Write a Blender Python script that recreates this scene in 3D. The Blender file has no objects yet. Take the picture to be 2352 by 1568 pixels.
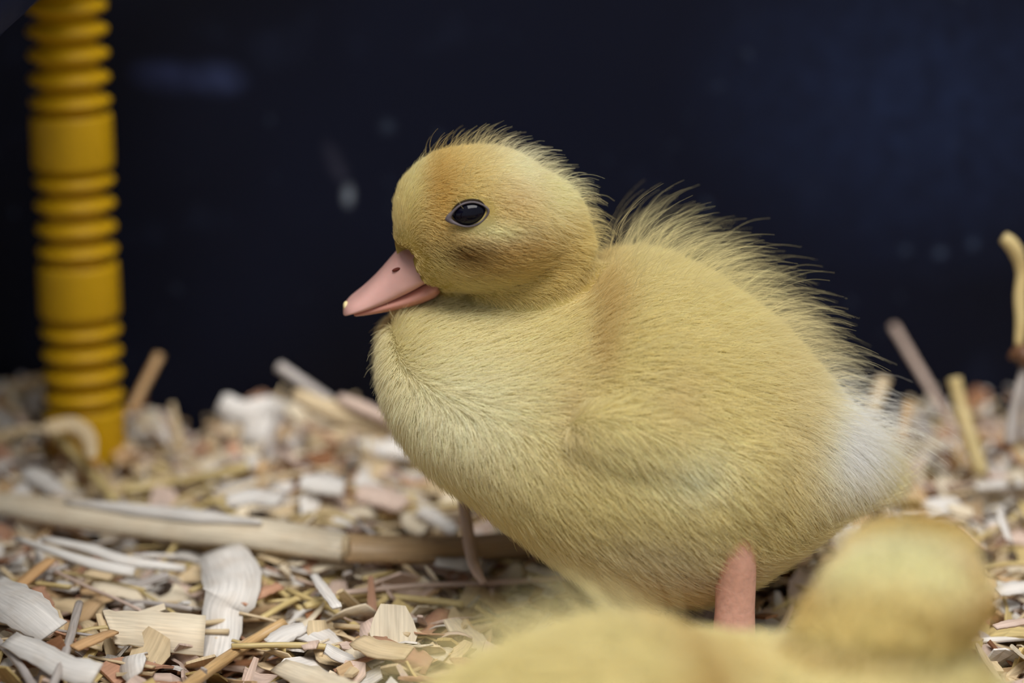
import bpy, bmesh, math, random
import numpy as np
from mathutils import Vector, Matrix
from mathutils.bvhtree import BVHTree

random.seed(7); rng = np.random.default_rng(7)
S = bpy.context.scene
COL = S.collection

# ------------------------------------------------------------------ camera
PITCH = math.radians(14.0)
FPX = 7143.0
CAM = np.array([0.0, -0.4726, 0.1632])
RIGHT = np.array([1.0, 0, 0]); UP = np.array([0, math.sin(PITCH), math.cos(PITCH)]); FWD = np.array([0, math.cos(PITCH), -math.sin(PITCH)])
cam_d = bpy.data.cameras.new('camera'); cam = bpy.data.objects.new('camera', cam_d); COL.objects.link(cam)
cam.location = CAM; cam.rotation_euler = (math.pi/2 - PITCH, 0, 0)
cam_d.sensor_fit = 'HORIZONTAL'; cam_d.sensor_width = 36.0; cam_d.lens = FPX*36.0/2352.0
cam_d.clip_start = 0.01; cam_d.clip_end = 20
cam_d.dof.use_dof = True; cam_d.dof.focus_distance = 0.474; cam_d.dof.aperture_fstop = 8.5
S.camera = cam

# ------------------------------------------------------------------ light
w = bpy.data.worlds.new('room_light'); S.world = w; w.use_nodes = True
w.node_tree.nodes['Background'].inputs[0].default_value = (0.93, 0.97, 1.0, 1)
w.node_tree.nodes['Background'].inputs[1].default_value = 0.5
ld = bpy.data.lights.new('skylight', 'AREA'); ld.shape = 'RECTANGLE'; ld.size = 1.3; ld.size_y = 1.0
ld.energy = 46; ld.color = (1.0, 0.97, 0.92)
lo = bpy.data.objects.new('skylight', ld); COL.objects.link(lo)
lo.location = (0.12, -0.72, 1.7)
lo.rotation_euler = (Vector((0, 0, 0.03)) - lo.location).to_track_quat('-Z', 'Y').to_euler()
S.view_settings.view_transform = 'Standard'; S.view_settings.look = 'None'
S.view_settings.gamma = 1.0; S.view_settings.use_curve_mapping = False
S.view_settings.exposure = -0.16
S.cycles.use_denoising = True
S.cycles.max_bounces = 6; S.cycles.diffuse_bounces = 5; S.cycles.glossy_bounces = 2; S.cycles.transmission_bounces = 3
S.cycles.use_adaptive_sampling = True; S.cycles.adaptive_threshold = 0.06; S.cycles.adaptive_min_samples = 12

# ------------------------------------------------------------------ helpers
def lin(r, g, b):
    f = lambda c: (c/255/12.92) if c/255 <= 0.04045 else ((c/255+0.055)/1.055)**2.4
    return np.array([f(r), f(g), f(b)])

def ray(px, py):
    return RIGHT*((px-1176)/FPX) + UP*(-(py-784)/FPX) + FWD

def at(px, py, Y=0.0):
    d = ray(px, py); return CAM + d*((Y-CAM[1])/d[1])

def sstep(a, b, x):
    t = np.clip((x-a)/(b-a), 0, 1); return t*t*(3-2*t)

def material(name, rough=0.6, spec=0.3):
    m = bpy.data.materials.new(name); m.use_nodes = True
    nt = m.node_tree; b = nt.nodes['Principled BSDF']
    b.inputs['Roughness'].default_value = rough; b.inputs['Specular IOR Level'].default_value = spec
    return m, nt, b

def noise(nt, scale, detail=3, vec=None, rough=0.5):
    n = nt.nodes.new('ShaderNodeTexNoise'); n.inputs['Scale'].default_value = scale
    n.inputs['Detail'].default_value = detail; n.inputs['Roughness'].default_value = rough
    if vec is not None: nt.links.new(vec, n.inputs['Vector'])
    return n

def ramp(nt, src, stops):
    r = nt.nodes.new('ShaderNodeValToRGB'); e = r.color_ramp.elements
    while len(e) < len(stops): e.new(0.5)
    for el, (p, c) in zip(e, stops):
        el.position = p; el.color = (*c, 1) if len(c) == 3 else c
    nt.links.new(src, r.inputs[0]); return r

def mixc(nt, mode, fac, a, b):
    n = nt.nodes.new('ShaderNodeMix'); n.data_type = 'RGBA'; n.blend_type = mode
    for sock, v in ((n.inputs['Factor'], fac), (n.inputs[6], a), (n.inputs[7], b)):
        if hasattr(v, 'is_linked') or isinstance(v, bpy.types.NodeSocket): nt.links.new(v, sock)
        elif isinstance(v, (int, float)): sock.default_value = v
        else: sock.default_value = (*v, 1)
    return n.outputs[2]

def bump(nt, b, src, strength=0.2, dist=0.0005):
    n = nt.nodes.new('ShaderNodeBump'); n.inputs['Strength'].default_value = strength; n.inputs['Distance'].default_value = dist
    nt.links.new(src, n.inputs['Height']); nt.links.new(n.outputs[0], b.inputs['Normal'])

def mesh_obj(name, V, F, mat=None, parent=None, smooth=True, link=True):
    me = bpy.data.meshes.new(name); me.from_pydata([tuple(v) for v in V], [], [tuple(f) for f in F]); me.update()
    if smooth: me.shade_smooth()
    if mat: me.materials.append(mat)
    o = bpy.data.objects.new(name, me)
    if link: COL.objects.link(o)
    if parent: o.parent = parent
    return o

def tag(o, label=None, cat=None, group=None, kind=None):
    if label: o['label'] = label
    if cat: o['category'] = cat
    if group: o['group'] = group
    if kind: o['kind'] = kind
    return o

def empty(name, loc=(0, 0, 0)):
    o = bpy.data.objects.new(name, None); COL.objects.link(o); o.location = loc; o.empty_display_size = 0.01
    return o

def revolve(profile, n=56):
    """profile: list of (r,z) bottom to top -> closed solid of revolution"""
    V = []; F = []
    for r, z in profile:
        for k in range(n):
            a = 2*math.pi*k/n; V.append((r*math.cos(a), r*math.sin(a), z))
    m = len(profile)
    for i in range(m-1):
        for k in range(n):
            F.append((i*n+k, i*n+(k+1) % n, (i+1)*n+(k+1) % n, (i+1)*n+k))
    F.append(tuple(reversed(range(n)))); F.append(tuple((m-1)*n+k for k in range(n)))
    return V, F

# ------------------------------------------------------------------ bedding height field
WALL_Y = 0.115
def H(X, Y):
    X = np.asarray(X, float); Y = np.asarray(Y, float)
    z = 0.0016*np.sin(61*X+0.7)*np.cos(47*Y+1.1) + 0.0012*np.sin(131*X-1.3+40*Y) + 0.0008*np.sin(173*Y+90*X)
    z = z + 0.0055*sstep(0.05, 0.112, Y)*sstep(-0.062, -0.092, X)
    z = z + 0.0035*np.exp(-((X+0.036)/0.018)**2-((Y-0.09)/0.03)**2)
    z = z + 0.0015*sstep(0.07, 0.095, X)*sstep(0.03, 0.09, Y)
    z = z - 0.005*np.exp(-((X+0.0615)/0.007)**2-((Y-0.105)/0.025)**2)
    z = z - 0.017*sstep(-0.045, -0.095, Y)*sstep(-0.03, 0.01, X)
    return z

def ground(px, py, lift=0.0):
    d = ray(px, py); lo_, hi_ = 0.25, 0.62
    ts = np.linspace(0.2/d[1], (WALL_Y-CAM[1])/d[1], 900)
    P = CAM[None]+ts[:, None]*d[None]
    below = P[:, 2] < H(P[:, 0], P[:, 1])+lift
    i = int(np.argmax(below)) if below.any() else len(ts)-1
    return P[i]

# ------------------------------------------------------------------ materials
# dark plastic wall of the brooder box
m_wall, nt, b = material('dark_plastic_wall', 0.5, 0.11)
tc = nt.nodes.new('ShaderNodeTexCoord')
n1 = noise(nt, 9, 3, tc.outputs['Object']); n2 = noise(nt, 60, 4, tc.outputs['Object']); n3 = noise(nt, 230, 2, tc.outputs['Object'])
r1 = ramp(nt, n1.outputs[0], [(0.35, lin(7, 7, 14)), (0.62, lin(14, 17, 33))])
r2 = ramp(nt, n2.outputs[0], [(0.60, (0, 0, 0)), (0.78, (1, 1, 1))])
r3 = ramp(nt, n3.outputs[0], [(0.70, (0, 0, 0)), (0.80, (1, 1, 1))])
c = mixc(nt, 'MIX', 0.0, lin(10, 10, 18), lin(32, 38, 58)); mx = nt.nodes[-1]
nt.links.new(r1.outputs[0], mx.inputs[6])
mm = nt.nodes.new('ShaderNodeMath'); mm.operation = 'MULTIPLY'; mm.inputs[1].default_value = 0.35
nt.links.new(r2.outputs[0], mm.inputs[0]); nt.links.new(mm.outputs[0], mx.inputs['Factor'])
c2 = mixc(nt, 'MIX', 0.0, c, lin(60, 70, 90)); mx2 = nt.nodes[-1]
mm2 = nt.nodes.new('ShaderNodeMath'); mm2.operation = 'MULTIPLY'; mm2.inputs[1].default_value = 0.5
nt.links.new(r3.outputs[0], mm2.inputs[0]); nt.links.new(mm2.outputs[0], mx2.inputs['Factor'])
last = c2
# dried splashes and smears left on the panel, plus one painted reflection
def stain_or_sheen(last, px, py, rx, rz, rot, col, amt):
    p = at(px, py, WALL_Y)
    mp = nt.nodes.new('ShaderNodeMapping'); mp.vector_type = 'TEXTURE'
    mp.inputs['Location'].default_value = (p[0], p[1]+0.005, p[2]); mp.inputs['Rotation'].default_value = (0, rot, 0)
    mp.inputs['Scale'].default_value = (rx, 0.05, rz)
    nt.links.new(tc.outputs['Object'], mp.inputs[0])
    g = nt.nodes.new('ShaderNodeTexGradient'); g.gradient_type = 'SPHERICAL'; nt.links.new(mp.outputs[0], g.inputs[0])
    nn = noise(nt, 300, 3, tc.outputs['Object'])
    mu = nt.nodes.new('ShaderNodeMath'); mu.operation = 'MULTIPLY'
    nt.links.new(g.outputs['Fac'], mu.inputs[0]); nt.links.new(nn.outputs[0], mu.inputs[1])
    mu2 = nt.nodes.new('ShaderNodeMath'); mu2.operation = 'MULTIPLY'; mu2.inputs[1].default_value = amt; mu2.use_clamp = True
    nt.links.new(mu.outputs[0], mu2.inputs[0])
    return mixc(nt, 'MIX', mu2.outputs[0], last, col)
last = stain_or_sheen(last, 500, 180, 0.007, 0.0042, 0.1, lin(48, 56, 88), 1.5)
last = stain_or_sheen(last, 390, 175, 0.009, 0.004, 0.1, lin(40, 46, 76), 1.5)
last = stain_or_sheen(last, 800, 448, 0.0014, 0.0028, 0.05, lin(120, 128, 140), 2.4)
last = stain_or_sheen(last, 770, 375, 0.0022, 0.0055, -0.4, lin(52, 52, 66), 1.6)
last = stain_or_sheen(last, 890, 290, 0.002, 0.002, 0, lin(50, 58, 74), 1.6)
last = stain_or_sheen(last, 2120, 250, 0.05, 0.035, 0.2, lin(34, 46, 78), 1.0)  # broad bluish reflection painted into the wall colour, not a smear
last = stain_or_sheen(last, 2080, 575, 0.0014, 0.0014, 0, lin(70, 84, 108), 0.8)
last = stain_or_sheen(last, 2235, 560, 0.0014, 0.0016, 0, lin(70, 84, 108), 0.8)
last = stain_or_sheen(last, 2160, 580, 0.0016, 0.0014, 0, lin(80, 94, 118), 0.8)
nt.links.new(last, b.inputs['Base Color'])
bump(nt, b, n3.outputs[0], 0.08, 0.0004)

m_floor, nt, b = material('box_floor_board', 0.8, 0.2)
n1 = noise(nt, 40, 4); r1 = ramp(nt, n1.outputs[0], [(0.3, lin(70, 48, 34)), (0.7, lin(120, 92, 68))])
nt.links.new(r1.outputs[0], b.inputs['Base Color'])

def grain_material(name, rough, spec, contrast=0.35, trans=0.0):
    """wood / straw: piece tint from the 'tint' attribute, fine fibres from the 'grain' attribute"""
    m, nt, b = material(name, rough, spec)
    a = nt.nodes.new('ShaderNodeAttribute'); a.attribute_name = 'tint'
    g = nt.nodes.new('ShaderNodeAttribute'); g.attribute_name = 'grain'
    mp = nt.nodes.new('ShaderNodeMapping'); mp.inputs['Scale'].default_value = (120, 2600, 1)
    nt.links.new(g.outputs['Vector'], mp.inputs[0])
    n1 = noise(nt, 1.0, 3, mp.outputs[0])
    r1 = ramp(nt, n1.outputs[0], [(0.28, (1-contrast,)*3), (0.72, (1.06, 1.06, 1.06))])
    mp2 = nt.nodes.new('ShaderNodeMapping'); mp2.inputs['Scale'].default_value = (190, 260, 1)
    nt.links.new(g.outputs['Vector'], mp2.inputs[0])
    n2 = noise(nt, 1.0, 2, mp2.outputs[0])
    r2 = ramp(nt, n2.outputs[0], [(0.30, (0.88, 0.82, 0.76)), (0.55, (1, 1, 1))])
    c = mixc(nt, 'MULTIPLY', 1.0, a.outputs['Color'], r1.outputs[0])
    c = mixc(nt, 'MULTIPLY', 0.6, c, r2.outputs[0])
    nt.links.new(c, b.inputs['Base Color'])
    bump(nt, b, n1.outputs[0], 0.25, 0.0002)
    return m
m_shav = grain_material('pine_shaving', 0.62, 0.25, 0.25)
m_straw = grain_material('straw_skin', 0.42, 0.4, 0.38)
m_bed = grain_material('bedding_litter', 0.7, 0.2, 0.3)

def plain(name, col, rough, spec, scale=300, var=0.12, sss=0.0, bmp=0.1):
    m, nt, b = material(name, rough, spec)
    tcx = nt.nodes.new('ShaderNodeTexCoord')
    n1 = noise(nt, scale, 3, tcx.outputs['Object'])
    col = np.array(col)
    r1 = ramp(nt, n1.outputs[0], [(0.3, tuple(col*(1-var))), (0.7, tuple(np.minimum(col*(1+var), 1)))])
    nt.links.new(r1.outputs[0], b.inputs['Base Color'])
    if sss:
        b.inputs['Subsurface Weight'].default_value = sss; b.inputs['Subsurface Radius'].default_value = (1.0, 0.4, 0.25)
        b.inputs['Subsurface Scale'].default_value = 0.0015
    if bmp: bump(nt, b, n1.outputs[0], bmp, 0.0003)
    return m
m_yellow = plain('yellow_plastic', lin(196, 152, 8), 0.5, 0.3, 120, 0.06, 0, 0.03)
m_plate = plain('slate_plastic', lin(30, 40, 72), 0.65, 0.12, 90, 0.08, 0, 0.03)
m_bill = plain('pink_bill_skin', lin(206, 160, 152), 0.36, 0.5, 240, 0.07, 0.15, 0.12)
m_billlow = plain('rosy_lower_bill', lin(200, 142, 128), 0.45, 0.35, 240, 0.07, 0.15, 0.12)
m_nail = plain('cream_egg_tooth', lin(232, 212, 160), 0.4, 0.4, 400, 0.05, 0.2, 0.05)
m_nostril = plain('nostril_flesh', lin(92, 40, 30), 0.7, 0.2, 400, 0.2, 0, 0)
m_leg = plain('pink_leg_scales', lin(216, 166, 146), 0.45, 0.35, 900, 0.10, 0.15, 0.35)
m_lid = plain('blue_grey_eyelid', lin(92, 84, 88), 0.6, 0.3, 900, 0.25, 0, 0.2)
m_eye = plain('dark_eye', lin(10, 10, 22), 0.05, 0.22, 500, 0.2, 0, 0)

# ------------------------------------------------------------------ setting
def box(name, x0, x1, y0, y1, z0, z1, mat, parent=None):
    V = [(x, y, z) for x in (x0, x1) for y in (y0, y1) for z in (z0, z1)]
    F = [(0, 1, 3, 2), (4, 6, 7, 5), (0, 4, 5, 1), (2, 3, 7, 6), (0, 2, 6, 4), (1, 5, 7, 3)]
    return mesh_obj(name, V, F, mat, parent, smooth=False)
o = box('floor', -0.6, 0.6, -0.45, WALL_Y+0.012, -0.045, -0.035, m_floor); tag(o, 'brown board floor of the brooder box under the shavings', kind='structure')
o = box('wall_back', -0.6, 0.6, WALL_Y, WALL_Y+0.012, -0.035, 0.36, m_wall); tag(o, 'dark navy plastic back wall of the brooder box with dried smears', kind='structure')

# ------------------------------------------------------------------ strips (shavings) and stems (straw)
def strip_arrays(path, widths, side, thick, nrm=None):
    """ribbon of real thickness along a 3-D path. side: (n,3) across vectors."""
    path = np.asarray(path, float); n = len(path)
    side = np.asarray(side, float); side = side/np.linalg.norm(side, axis=1, keepdims=True)
    tan = np.gradient(path, axis=0); tan /= np.linalg.norm(tan, axis=1, keepdims=True)+1e-12
    up = np.cross(tan, side); up /= np.linalg.norm(up, axis=1, keepdims=True)+1e-12
    wd = np.asarray(widths, float)[:, None]/2
    V = np.stack([path-side*wd+up*thick/2, path+up*thick*0.75, path+side*wd+up*thick/2, path+side*wd-up*thick/2, path-side*wd-up*thick/2], 1).reshape(-1, 3)
    F = []
    for i in range(n-1):
        for k in range(5):
            a = i*5+k; c_ = i*5+(k+1) % 5
            F.append((a, c_, c_+5, a+5))
    F.append((4, 3, 2, 1)); F.append((0, 4, 1, 1)[:3]); e = (n-1)*5
    F.append((e+1, e+2, e+3, e+4)); F.append((e+0, e+1, e+4))
    L = np.concatenate([[0], np.cumsum(np.linalg.norm(np.diff(path, axis=0), axis=1))])
    ac = np.array([-1, 0, 1, 1, -1])[None, :]*wd
    G = np.stack([np.repeat(L, 5), ac.reshape(-1), np.zeros(n*5)], 1)
    return V, F, G

def tube_arrays(path, radii, n=9, squash=1.0):
    path = np.asarray(path, float); m = len(path); radii = np.asarray(radii, float)
    tan = np.gradient(path, axis=0); tan /= np.linalg.norm(tan, axis=1, keepdims=True)+1e-12
    ref = np.array([0, 0, 1.0]) if abs(tan[:, 2]).mean() < 0.8 else np.array([0, 1.0, 0])
    s = np.cross(tan, ref); s /= np.linalg.norm(s, axis=1, keepdims=True)+1e-12
    u = np.cross(s, tan)
    ang = 2*math.pi*np.arange(n)/n
    V = (path[:, None]+radii[:, None, None]*(np.cos(ang)[None, :, None]*s[:, None]+squash*np.sin(ang)[None, :, None]*u[:, None])).reshape(-1, 3)
    F = []
    for i in range(m-1):
        for k in range(n):
            F.append((i*n+k, i*n+(k+1) % n, (i+1)*n+(k+1) % n, (i+1)*n+k))
    F.append(tuple(range(n))[::-1]); F.append(tuple((m-1)*n+k for k in range(n)))
    L = np.concatenate([[0], np.cumsum(np.linalg.norm(np.diff(path, axis=0), axis=1))])
    G = np.stack([np.repeat(L, n), (radii[:, None]*ang[None, :]).reshape(-1), np.zeros(m*n)], 1)
    return V, F, G

def spline(pts, n):
    pts = np.asarray(pts, float)
    if len(pts) == 2:
        t = np.linspace(0, 1, n)[:, None]; return pts[0]*(1-t)+pts[1]*t
    P = np.vstack([2*pts[0]-pts[1], pts, 2*pts[-1]-pts[-2]])
    out = []; m = len(pts)-1
    for t in np.linspace(0, m-1e-9, n):
        i = int(t); f = t-i; p0, p1, p2, p3 = P[i:i+4]
        out.append(0.5*((2*p1)+(-p0+p2)*f+(2*p0-5*p1+4*p2-p3)*f*f+(-p0+3*p1-3*p2+p3)*f**3))
    return np.array(out)

def set_attrs(me, tint, G, seed=0.0):
    nv = len(me.vertices)
    a = me.attributes.new('tint', 'FLOAT_COLOR', 'POINT')
    tint = np.asarray(tint, float)
    if tint.ndim == 1: tint = np.tile(tint, (nv, 1))
    a.data.foreach_set('color', np.concatenate([tint, np.ones((nv, 1))], 1).astype(np.float32).ravel())
    G = np.array(G, float); G[:, 0] += seed; G[:, 1] += seed*0.37
    a = me.attributes.new('grain', 'FLOAT_VECTOR', 'POINT'); a.data.foreach_set('vector', G.astype(np.float32).ravel())

TINTS = {
 'white': lin(226, 221, 216), 'cream': lin(228, 214, 190), 'buff': lin(216, 194, 158), 'tan': lin(204, 172, 132),
 'pinkish': lin(214, 190, 176), 'russet': lin(188, 144, 118), 'brown': lin(146, 102, 72), 'straw': lin(212, 190, 134), 'olive': lin(196, 172, 116), 'grey': lin(186, 178, 174)}

# ---- the loose litter: a mound with thousands of small flakes and fibres nobody could count
gx = np.linspace(-0.36, 0.36, 181); gy = np.linspace(-0.30, WALL_Y-0.0005, 111)
XX, YY = np.meshgrid(gx, gy); ZZ = H(XX, YY)-0.0025
MV = [np.stack([XX, YY, ZZ], -1).reshape(-1, 3)]
nx, ny = len(gx), len(gy)
MF = [(j*nx+i, j*nx+i+1, (j+1)*nx+i+1, (j+1)*nx+i) for j in range(ny-1) for i in range(nx-1)]
MG = [np.stack([XX, YY, 0*XX], -1).reshape(-1, 3)]; MT = [np.tile(lin(140, 98, 68), (nx*ny, 1))]
base = nx*ny

def flake(L, W, curl, twist, nseg, thick, taper):
    s = np.linspace(-0.5, 0.5, nseg)*L
    if abs(curl) > 1e-3:
        R = L/curl; th = s/R; path = np.stack([R*np.sin(th), 0*s, R*(np.cos(th)-1)], 1)
    else: path = np.stack([s, 0*s, 0*s], 1)
    tw = twist*s/L
    side = np.stack([0*s, np.cos(tw), np.sin(tw)], 1)
    wd = W*(1-taper*np.abs(2*s/L)**3)*(1+0.15*np.sin(s/L*9+L*1000))
    return strip_arrays(path, wd, side, thick)

def rotm(yaw, pitch, roll):
    return np.array((Matrix.Rotation(yaw, 3, 'Z') @ Matrix.Rotation(pitch, 3, 'Y') @ Matrix.Rotation(roll, 3, 'X')))

tn = list(TINTS)
pw = np.array([0.17, 0.17, 0.18, 0.12, 0.12, 0.07, 0.03, 0.07, 0.03, 0.04]); pw /= pw.sum()
PROTO = []
for k in range(26):
    kind = k % 3
    if kind == 0: PROTO.append(flake(rng.uniform(.006, .012), rng.uniform(.0022, .005), rng.uniform(-1.6, 2.4), rng.uniform(-1, 1), 6, 0.00028, 0.3))
    elif kind == 1: PROTO.append(flake(rng.uniform(.005, .014), rng.uniform(.0007, .0016), rng.uniform(-.8, .8), rng.uniform(-1, 1), 5, 0.0003, 0.4))
    else: PROTO.append(flake(rng.uniform(.003, .006), rng.uniform(.0015, .003), rng.uniform(-1.2, 1.8), rng.uniform(-.6, .6), 5, 0.0003, 0.3))

BIG = [ground(*q_) for q_ in ((30, 1395), (90, 1430), (150, 1532), (290, 1440), (350, 1448), (420, 1455), (515, 1290), (530, 1340), (510, 1400), (510, 1460), (240, 1270), (330, 1295), (100, 1180), (250, 1200), (400, 1215), (550, 1230), (700, 1245), (850, 1262), (1000, 1262), (530, 1525), (600, 1465))]
def put(n, xr, yr, zr, tilt, scale=(0.8, 1.2)):
    global base
    for _ in range(n):
        V, F, G = PROTO[rng.integers(len(PROTO))]
        x = rng.uniform(*xr); y = rng.uniform(*yr)
        if -.1 < x < -.01 and y < .05 and min((x-q_[0])**2+(y-q_[1])**2 for q_ in BIG) < 4e-5: zr_ = (-.0035, -.0015); tl = .15
        else: zr_ = zr; tl = tilt
        R = rotm(rng.uniform(0, 6.28), rng.normal(0, tl), rng.normal(0, tl))
        P = (V*rng.uniform(*scale))@R.T + np.array([x, y, H(x, y)+rng.uniform(*zr_)])
        P[:, 1] = np.minimum(P[:, 1], WALL_Y-0.0003)
        MV.append(P); MF.extend([tuple(i+base for i in f) for f in F])
        sd = rng.uniform(0, 5); g2 = G.copy(); g2[:, 0] += sd; g2[:, 1] += sd*.37; MG.append(g2)
        t = TINTS[rng.choice(tn, p=pw)]*rng.uniform(0.82, 1.08)
        MT.append(np.tile(np.minimum(t, .9), (len(P), 1))); base += len(P)
put(6400, (-0.125, 0.125), (-0.10, WALL_Y-0.002), (-0.0035, 0.0022), 0.38, (0.7, 1.6))
put(900, (-0.125, 0.125), (0.06, WALL_Y-0.003), (-0.002, 0.0045), 0.55)
put(4600, (-0.33, 0.33), (-0.26, WALL_Y-0.002), (-0.0035, 0.002), 0.38, (0.9, 1.5))
bed = mesh_obj('bedding', np.concatenate(MV), MF, m_bed, smooth=False)
set_attrs(bed.data, np.concatenate(MT), np.concatenate(MG))
tag(bed, 'loose bedding of pale wood flakes and fibres covering the box floor', 'bedding', kind='stuff')

# ---- shavings and straws that can be told apart
OCC = []
def piece(name, arr, tint, mat, label, cat, group=None):
    V, F, G = arr
    V = np.array(V); c0 = V.mean(0); c0[2] = V[:, 2].min()
    o = mesh_obj(name, V-c0, F, mat); o.location = c0
    set_attrs(o.data, tint, G, rng.uniform(0, 3)); tag(o, label, cat, group)
    OCC.append(c0); return o

def gpath(pts, lift):
    """pixel polyline -> points lying on the bedding (third value: extra height in mm)"""
    return [ground(p[0], p[1], lift+(p[2]/1000 if len(p) > 2 else 0)) for p in pts]

def straw(pts, r, tint, label, lift=0.003, name='straw', n=24, squash=0.8, taper=0.0, cat='straw', P3=None, group=None, seg=8):
    P = spline(P3 if P3 is not None else gpath(pts, lift), n)
    rad = r*(1-taper*np.linspace(0, 1, n))*(1+0.04*np.sin(np.arange(n)*1.3))
    return piece(name, tube_arrays(P, rad, seg, squash), tint, m_straw, label, cat, group)

def shaving(pts, wd, tint, label, lift=0.003, facing=(0, -0.45, 1), n=14, thick=0.00035, name='wood_shaving', cat='wood shaving', P3=None, taper=(1, 1), ragged=0.06, bow=0.0, mat=None):
    P = spline(P3 if P3 is not None else gpath(pts, lift+.0022), n)
    tan = np.gradient(P, axis=0); side = np.cross(np.array(facing, float)[None], tan)
    ws = np.interp(np.linspace(0, 1, n), np.linspace(0, 1, len(wd)), wd)*(1+ragged*rng.normal(0, 1, n))
    P[:, 2] += bow*np.sin(np.linspace(0, math.pi, n))
    return piece(name, strip_arrays(P, ws, side, thick), tint, mat or m_shav, label, cat)

T = TINTS
# the long broad straw crossing behind the duckling's breast: pale split half, brown half past its node
root = empty('straw_stalk'); a0 = gpath([(-60, 1150), (150, 1178), (380, 1205), (600, 1228), (795, 1258)], 0.0062)
b0 = gpath([(790, 1258), (950, 1263), (1100, 1258), (1280, 1245)], 0.0062)
b0 = [np.array(p) for p in b0]; b0[0] = a0[-1].copy()
root.location = a0[-1]
def sub(name, arr, tint, mat, parent, label=None):
    V, F, G = arr; o = mesh_obj(name, np.array(V)-np.array(parent.location if parent.parent is None else (0, 0, 0)), F, mat, parent)
    set_attrs(o.data, tint, G, rng.uniform(0, 3))
    if label: o['label'] = label
    return o
def band(P, wd, tint, nm, lab, off=(0, 0, 0), thick=0.0012, facing=(0, -0.8, 1)):
    P = spline(P, 26)+np.array(off); tan = np.gradient(P, axis=0); side = np.cross(np.array(facing, float)[None], tan)
    ws = np.interp(np.linspace(0, 1, 26), np.linspace(0, 1, len(wd)), wd)
    sub(nm, strip_arrays(P, ws, side, thick), tint, m_straw, root, lab)
band(a0, [.0034, .0052, .0062, .0060, .0050], T['cream'], 'split_half', 'pale cream split length of the straw')
band(a0[1:4], [.0006, .0022, .0026, .0006], T['white'], 'peeled_strip', 'whitish peeled strip along the straw', (0, 0.0006, 0.0019), 0.0006)
band(b0, [.005, .0048, .0047, .0046], T['tan']*0.92, 'brown_half', 'tan-brown length of the straw past its node')
P = spline([a0[-1]-np.array([.0006, 0, 0]), a0[-1]+np.array([.0006, 0, 0])], 4)
sub('node', tube_arrays(P, [.0021, .0024, .0024, .0021], 10, 0.9), T['buff'], m_straw, root)
tag(root, 'long broad split straw lying across the shavings behind the duckling', 'straw')

straw([(-40, 1135), (120, 1150), (300, 1168), (440, 1190)], .0009, T['buff'], 'thin buff straw running along the top of the long broad straw', .0050)
# white splintered sliver: thing with splinters
root2 = empty('wood_sliver', ground(240, 1280, .003))
def sl(pts, wd, nm='splinter'):
    P = spline(gpath(pts, .0055), 14); tan = np.gradient(P, axis=0); side = np.cross(np.array([[0, -.6, 1.]]), tan)
    ws = np.interp(np.linspace(0, 1, 14), np.linspace(0, 1, len(wd)), wd)
    sub(nm, strip_arrays(P, ws, side, .0005), T['white']*1.08, m_shav, root2)
sl([(95, 1236), (210, 1262), (290, 1288), (425, 1306)], [.0009, .0019, .0021, .0012], 'splinter')
sl([(38, 1236), (130, 1268), (220, 1296), (308, 1314)], [.0008, .0014, .0020, .0017])
sl([(270, 1280), (340, 1276), (405, 1278)], [.0005, .0009, .0007])
tag(root2, 'white splintered wood sliver forked at its end below the long broad straw', 'wood sliver')

shaving([(-50, 1352), (40, 1405), (120, 1452)], [.0082, .0078, .0058], T['white'], 'large flat white wood shaving cut off by the left picture edge', .0035, (0.1, -.9, 1), bow=.001)
shaving([(20, 1468), (90, 1500), (150, 1532), (222, 1548)], [.0035, .0045, .0042, .0042], T['white']*.97, 'curled white shaving below the large flat one at the left edge', .0035, (0.2, -.8, 1))
# folded curl: plate on top, then drops toward us
shaving([(505, 1262, 3.5), (522, 1295, 4.5), (534, 1335, 5), (528, 1368, 4.6), (512, 1400, 3), (510, 1450, 1.2), (500, 1510, .2)], [.0070, .0090, .0094, .0088, .0064, .0062, .0054], T['white'], 'large white wood shaving folded over and hanging down beside a flat one', .0, (0, -.9, .8), 20, ragged=.03)
shaving([(250, 1440), (350, 1448), (470, 1460)], [.0064, .0068, .0072], T['cream']*1.03, 'broad flat cream shaving touching the left side of the folded one', .0030, (0, -.9, 1), ragged=.03)
straw([(395, 1600), (470, 1546), (560, 1484), (652, 1430)], .00105, T['tan']*np.array([1.05, 1.0, .85]), 'tan straw lying diagonally at the bottom below the folded shaving', .0045)
shaving([(35, 1352), (75, 1318), (118, 1284)], [.0018, .0022, .0016], T['tan']*np.array([1.08, .95, .82]), 'orange-tan wood chip below the splintered white sliver', .004, ragged=.05)
shaving([(80, 1350), (100, 1385), (112, 1400)], [.0028, .003, .002], T['russet']*1.05, 'reddish chip beside the orange-tan one near the left edge', .0022)
straw([(125, 1310), (190, 1342), (260, 1372), (325, 1402)], .00032, T['pinkish'], 'thin bare twig lying slantwise above the broad flat shaving', .0040, name='twig', cat='twig')
shaving([(558, 1388), (600, 1362), (645, 1345)], [.0012, .0022, .0018], T['russet']*1.1, 'russet chip touching the right side of the folded shaving', .0035)
straw([(700, 1392), (830, 1368), (960, 1376), (1065, 1388)], .00075, T['straw']*1.05, 'pale yellow straw lying flat left of the duckling belly', .0035)
straw([(780, 1362), (960, 1345), (1130, 1338), (1350, 1324)], .0006, T['pinkish']*.95, 'thin pinkish straw running under the duckling breast', .0048)
straw([(600, 1420), (660, 1385), (745, 1345)], .0006, T['straw'], 'short yellow straw leaning up right of the russet chip', .0035)
shaving([(720, 1320), (745, 1355), (775, 1395)], [.0012, .0018, .0016], T['white']*1.05, 'small white sliver standing between the yellow straws', .0045)
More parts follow.
